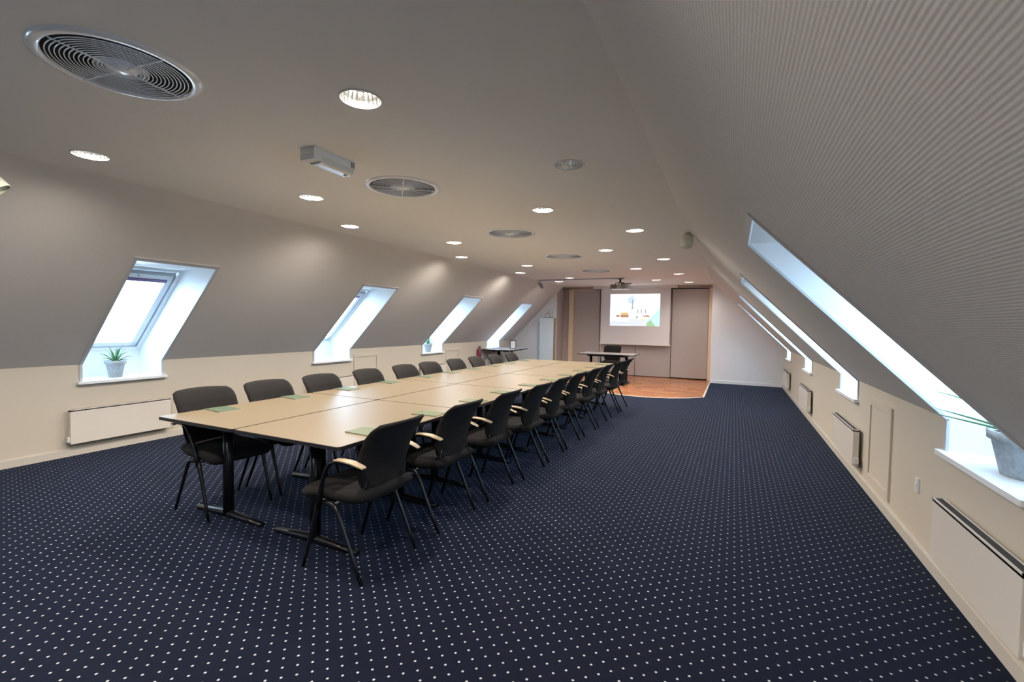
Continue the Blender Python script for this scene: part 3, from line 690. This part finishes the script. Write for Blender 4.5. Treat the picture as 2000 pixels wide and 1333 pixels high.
plant((1.262, 2.935, SILL), 0.205, 0.112, 0.158, [(2.55, 0.36, 0.15, -0.01, 0.009), (2.72, 0.34, 0.05, -0.03, 0.012), (2.90, 0.36, 0.035, -0.03, 0.011), (0.3, 0.16, 0.10, 0.03, 0.012), (-1.0, 0.20, 0.10, 0.03, 0.012), (3.9, 0.12, 0.08, 0.06, 0.012), (5.2, 0.16, 0.16, 0.02, 0.012), (1.0, 0.2, 0.2, 0.02, 0.012), (3.2, 0.10, 0.05, 0.02, 0.014)],
      'speckled grey pot with long thin aloe leaves on the nearest right window sill')

# ------------------------------------------------------------------ projection screen and picture
r = empty('projection_screen', (0, 0, 0), 0, 'white pull-down projection screen showing a bright hotel interior picture', 'projection screen')
YS = 13.15
m = MB(); m.b3((-3.66, YS-0.05, 2.435), (-1.38, YS+0.05, 2.50), bev=0.01); m.build('screen_case', MAT['white'], r)
m = MB(); m.b3((-3.43, YS-0.002, 0.90), (-1.55, YS+0.002, 2.44)); m.build('screen_fabric', MAT['screen'], r)
m = MB(); m.b3((-3.46, YS-0.014, 0.872), (-1.52, YS+0.014, 0.905), bev=0.004); m.build('bottom_batten', MAT['weight'], r)
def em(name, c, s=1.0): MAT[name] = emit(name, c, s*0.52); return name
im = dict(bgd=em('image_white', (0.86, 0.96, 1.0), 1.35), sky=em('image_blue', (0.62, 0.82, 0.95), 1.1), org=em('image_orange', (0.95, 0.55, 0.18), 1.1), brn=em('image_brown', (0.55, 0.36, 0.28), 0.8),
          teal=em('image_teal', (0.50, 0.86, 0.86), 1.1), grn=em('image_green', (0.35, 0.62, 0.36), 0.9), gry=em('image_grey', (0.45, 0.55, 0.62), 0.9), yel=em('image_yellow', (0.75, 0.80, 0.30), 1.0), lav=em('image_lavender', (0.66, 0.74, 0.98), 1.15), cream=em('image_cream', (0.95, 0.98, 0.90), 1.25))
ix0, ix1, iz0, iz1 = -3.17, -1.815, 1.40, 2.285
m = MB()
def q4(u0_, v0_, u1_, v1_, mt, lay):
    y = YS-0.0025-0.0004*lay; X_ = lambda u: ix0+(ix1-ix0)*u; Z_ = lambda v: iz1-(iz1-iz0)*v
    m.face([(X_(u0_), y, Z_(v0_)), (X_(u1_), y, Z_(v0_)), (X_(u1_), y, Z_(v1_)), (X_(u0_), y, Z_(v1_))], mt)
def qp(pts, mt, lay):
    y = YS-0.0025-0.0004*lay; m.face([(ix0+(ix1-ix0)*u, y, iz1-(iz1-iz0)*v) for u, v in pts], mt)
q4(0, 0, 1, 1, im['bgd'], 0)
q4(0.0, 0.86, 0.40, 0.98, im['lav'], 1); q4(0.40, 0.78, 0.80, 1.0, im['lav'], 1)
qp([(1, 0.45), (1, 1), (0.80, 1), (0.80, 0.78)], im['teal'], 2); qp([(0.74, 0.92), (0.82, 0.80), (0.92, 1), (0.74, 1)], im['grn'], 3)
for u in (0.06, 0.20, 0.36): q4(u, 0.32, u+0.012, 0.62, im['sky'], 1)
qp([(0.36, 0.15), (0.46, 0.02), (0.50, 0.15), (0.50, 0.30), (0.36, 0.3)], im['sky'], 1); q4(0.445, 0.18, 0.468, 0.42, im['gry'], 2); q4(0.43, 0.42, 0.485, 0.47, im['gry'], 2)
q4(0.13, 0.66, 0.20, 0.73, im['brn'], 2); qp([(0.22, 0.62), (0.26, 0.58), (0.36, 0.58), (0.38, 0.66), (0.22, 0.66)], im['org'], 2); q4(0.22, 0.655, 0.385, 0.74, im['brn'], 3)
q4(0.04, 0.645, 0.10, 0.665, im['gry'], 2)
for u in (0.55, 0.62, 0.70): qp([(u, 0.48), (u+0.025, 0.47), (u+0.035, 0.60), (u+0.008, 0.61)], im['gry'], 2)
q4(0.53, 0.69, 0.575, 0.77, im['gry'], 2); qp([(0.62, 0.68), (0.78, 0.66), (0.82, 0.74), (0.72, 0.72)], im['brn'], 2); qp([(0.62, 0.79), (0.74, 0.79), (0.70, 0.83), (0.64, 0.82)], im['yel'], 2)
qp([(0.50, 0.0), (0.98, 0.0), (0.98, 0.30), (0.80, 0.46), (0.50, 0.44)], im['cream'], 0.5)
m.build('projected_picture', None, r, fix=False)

# ------------------------------------------------------------------ projector
r = empty('ceiling_projector', (-2.43, 11.0, ZC), 0, 'grey and white projector hanging from the ceiling before the screen', 'projector')
m = MB(); m.lathe([(0.0001, 0), (0.07, 0), (0.07, -0.012), (0.022, -0.016), (0.022, -0.10), (0.0001, -0.10)], n=20); m.build('mount', MAT['dark'], r)
m = MB()
for a in range(4):
    c_, s_ = math.cos(a*PI/2+0.5), math.sin(a*PI/2+0.5); m.tube([(0, 0, -0.09), (0.09*c_, 0.09*s_, -0.10), (0.14*c_, 0.11*s_, -0.145)], 0.010, n=6)
m.build('bracket_arms', MAT['dark'], r)
m = MB(); m.b3((-0.21, -0.15, -0.25), (0.21, 0.16, -0.14), bev=0.02); body = m.build('body', MAT['gold'], r)
m = MB()
for k in range(6): m.b3((-0.19, -0.153, -0.236+0.014*k), (-0.05, -0.148, -0.229+0.014*k))
m.build('air_slots', MAT['dark'], body)
m = MB(); m.lathe([(0.0001, 0), (0.045, 0), (0.05, 0.02), (0.055, 0.035)], n=24, T=Matrix.Translation((0.10, -0.148, -0.195)) @ Matrix.Rotation(PI/2, 4, 'X')); m.build('lens_ring', MAT['grey'], body)
m = MB(); m.b3((0.02, -0.02, -0.128), (0.26, 0.02, -0.114)); m.build('arm_plate', MAT['dark'], r)

# ------------------------------------------------------------------ wall cabinet at the far left, with wire stand on top
r = empty('wall_cabinet', (-4.845, YE, 0.37), 0, 'tall pale blue white cabinet against the far left gable wall', 'cabinet')
m = MB(); m.b3((-0.205, -0.185, 0), (0.205, 0, 1.215)); m.build('carcass', MAT['header'], r)
m = MB(); m.b3((-0.215, -0.205, -0.005), (0.205, -0.187, 1.225), bev=0.003); d = m.build('door', MAT['cabinet'], r)
for z in (0.22, 1.02):
    m = MB(); m.lathe([(0.012, 0), (0.012, 0.07)], n=12, T=Matrix.Translation((-0.225, -0.19, z))); m.build('hinge', MAT['gold'], d)
m = MB(); m.b3((-0.19, -0.18, -0.035), (0.215, -0.01, -0.0)); m.build('plinth', MAT['dark'], r)
m = MB()
for a, b in (((-0.14, 0), (0.02, 0.20)), ((0.02, 0.20), (0.13, 0.24)), ((0.13, 0.24), (0.14, 0)), ((-0.14, 0), (0.14, 0.01)), ((-0.02, 0.14), (0.10, 0.05)), ((0.02, 0.20), (0.06, 0.01)), ((-0.06, 0.10), (0.13, 0.15))):
    m.tube([(a[0], 0, a[1]+0.004), (b[0], 0.01, b[1]+0.004)], 0.004, n=6)
m.tube([(-0.14, 0, 0.004), (-0.10, 0.09, 0.004), (0.14, 0.08, 0.004)], 0.004, n=6)
o = m.build('wire_stand', MAT['grey']); o.location = (-4.84, YE-0.12, 0.37+1.226)
tag(o, 'small grey wire stand on top of the tall pale cabinet', 'wire stand')

# ------------------------------------------------------------------ framed picture on the side table
r = empty('picture_frame', (-5.36, 11.40, TZ), 0.45, 'small black framed print standing on the side table', 'picture frame')
T = Matrix.Rotation(0.12, 4, 'X')
T = Matrix.Rotation(-0.12, 4, 'X')
m = MB(); W, H, f = 0.165, 0.235, 0.018
for a in ((-W/2, 0, -W/2+f, H), (W/2-f, 0, W/2, H), (-W/2, 0, W/2, f), (-W/2, H-f, W/2, H)): m.b3((a[0], -0.008, a[1]), (a[2], 0.008, a[3]), None, T)
m.build('frame', MAT['edge'], r)
m = MB(); m.b3((-W/2+f, -0.003, f), (W/2-f, 0.003, H-f), None, T); m.build('print', MAT['photo'], r)
m = MB(); m.tube([(0, 0.02, 0.16), (0, 0.085, 0.003)], 0.006, n=6); m.build('strut', MAT['edge'], r)
m = MB(); m.tube([(-0.22, -0.06, 0.006), (-0.12, -0.045, 0.010), (0.0, -0.05, 0.012), (0.14, -0.06, 0.006)], [0.016, 0.02, 0.018, 0.014], sq=(0.28, 4.5), up=(0, 0, 1), n=10)
o = m.build('folded_cloth', MAT['grey']); o.location = (-5.83, 11.30, TZ); o.rotation_euler = (0, 0, PI/2)
tag(o, 'flat grey folded cloth lying on the side table by the window', 'cloth')
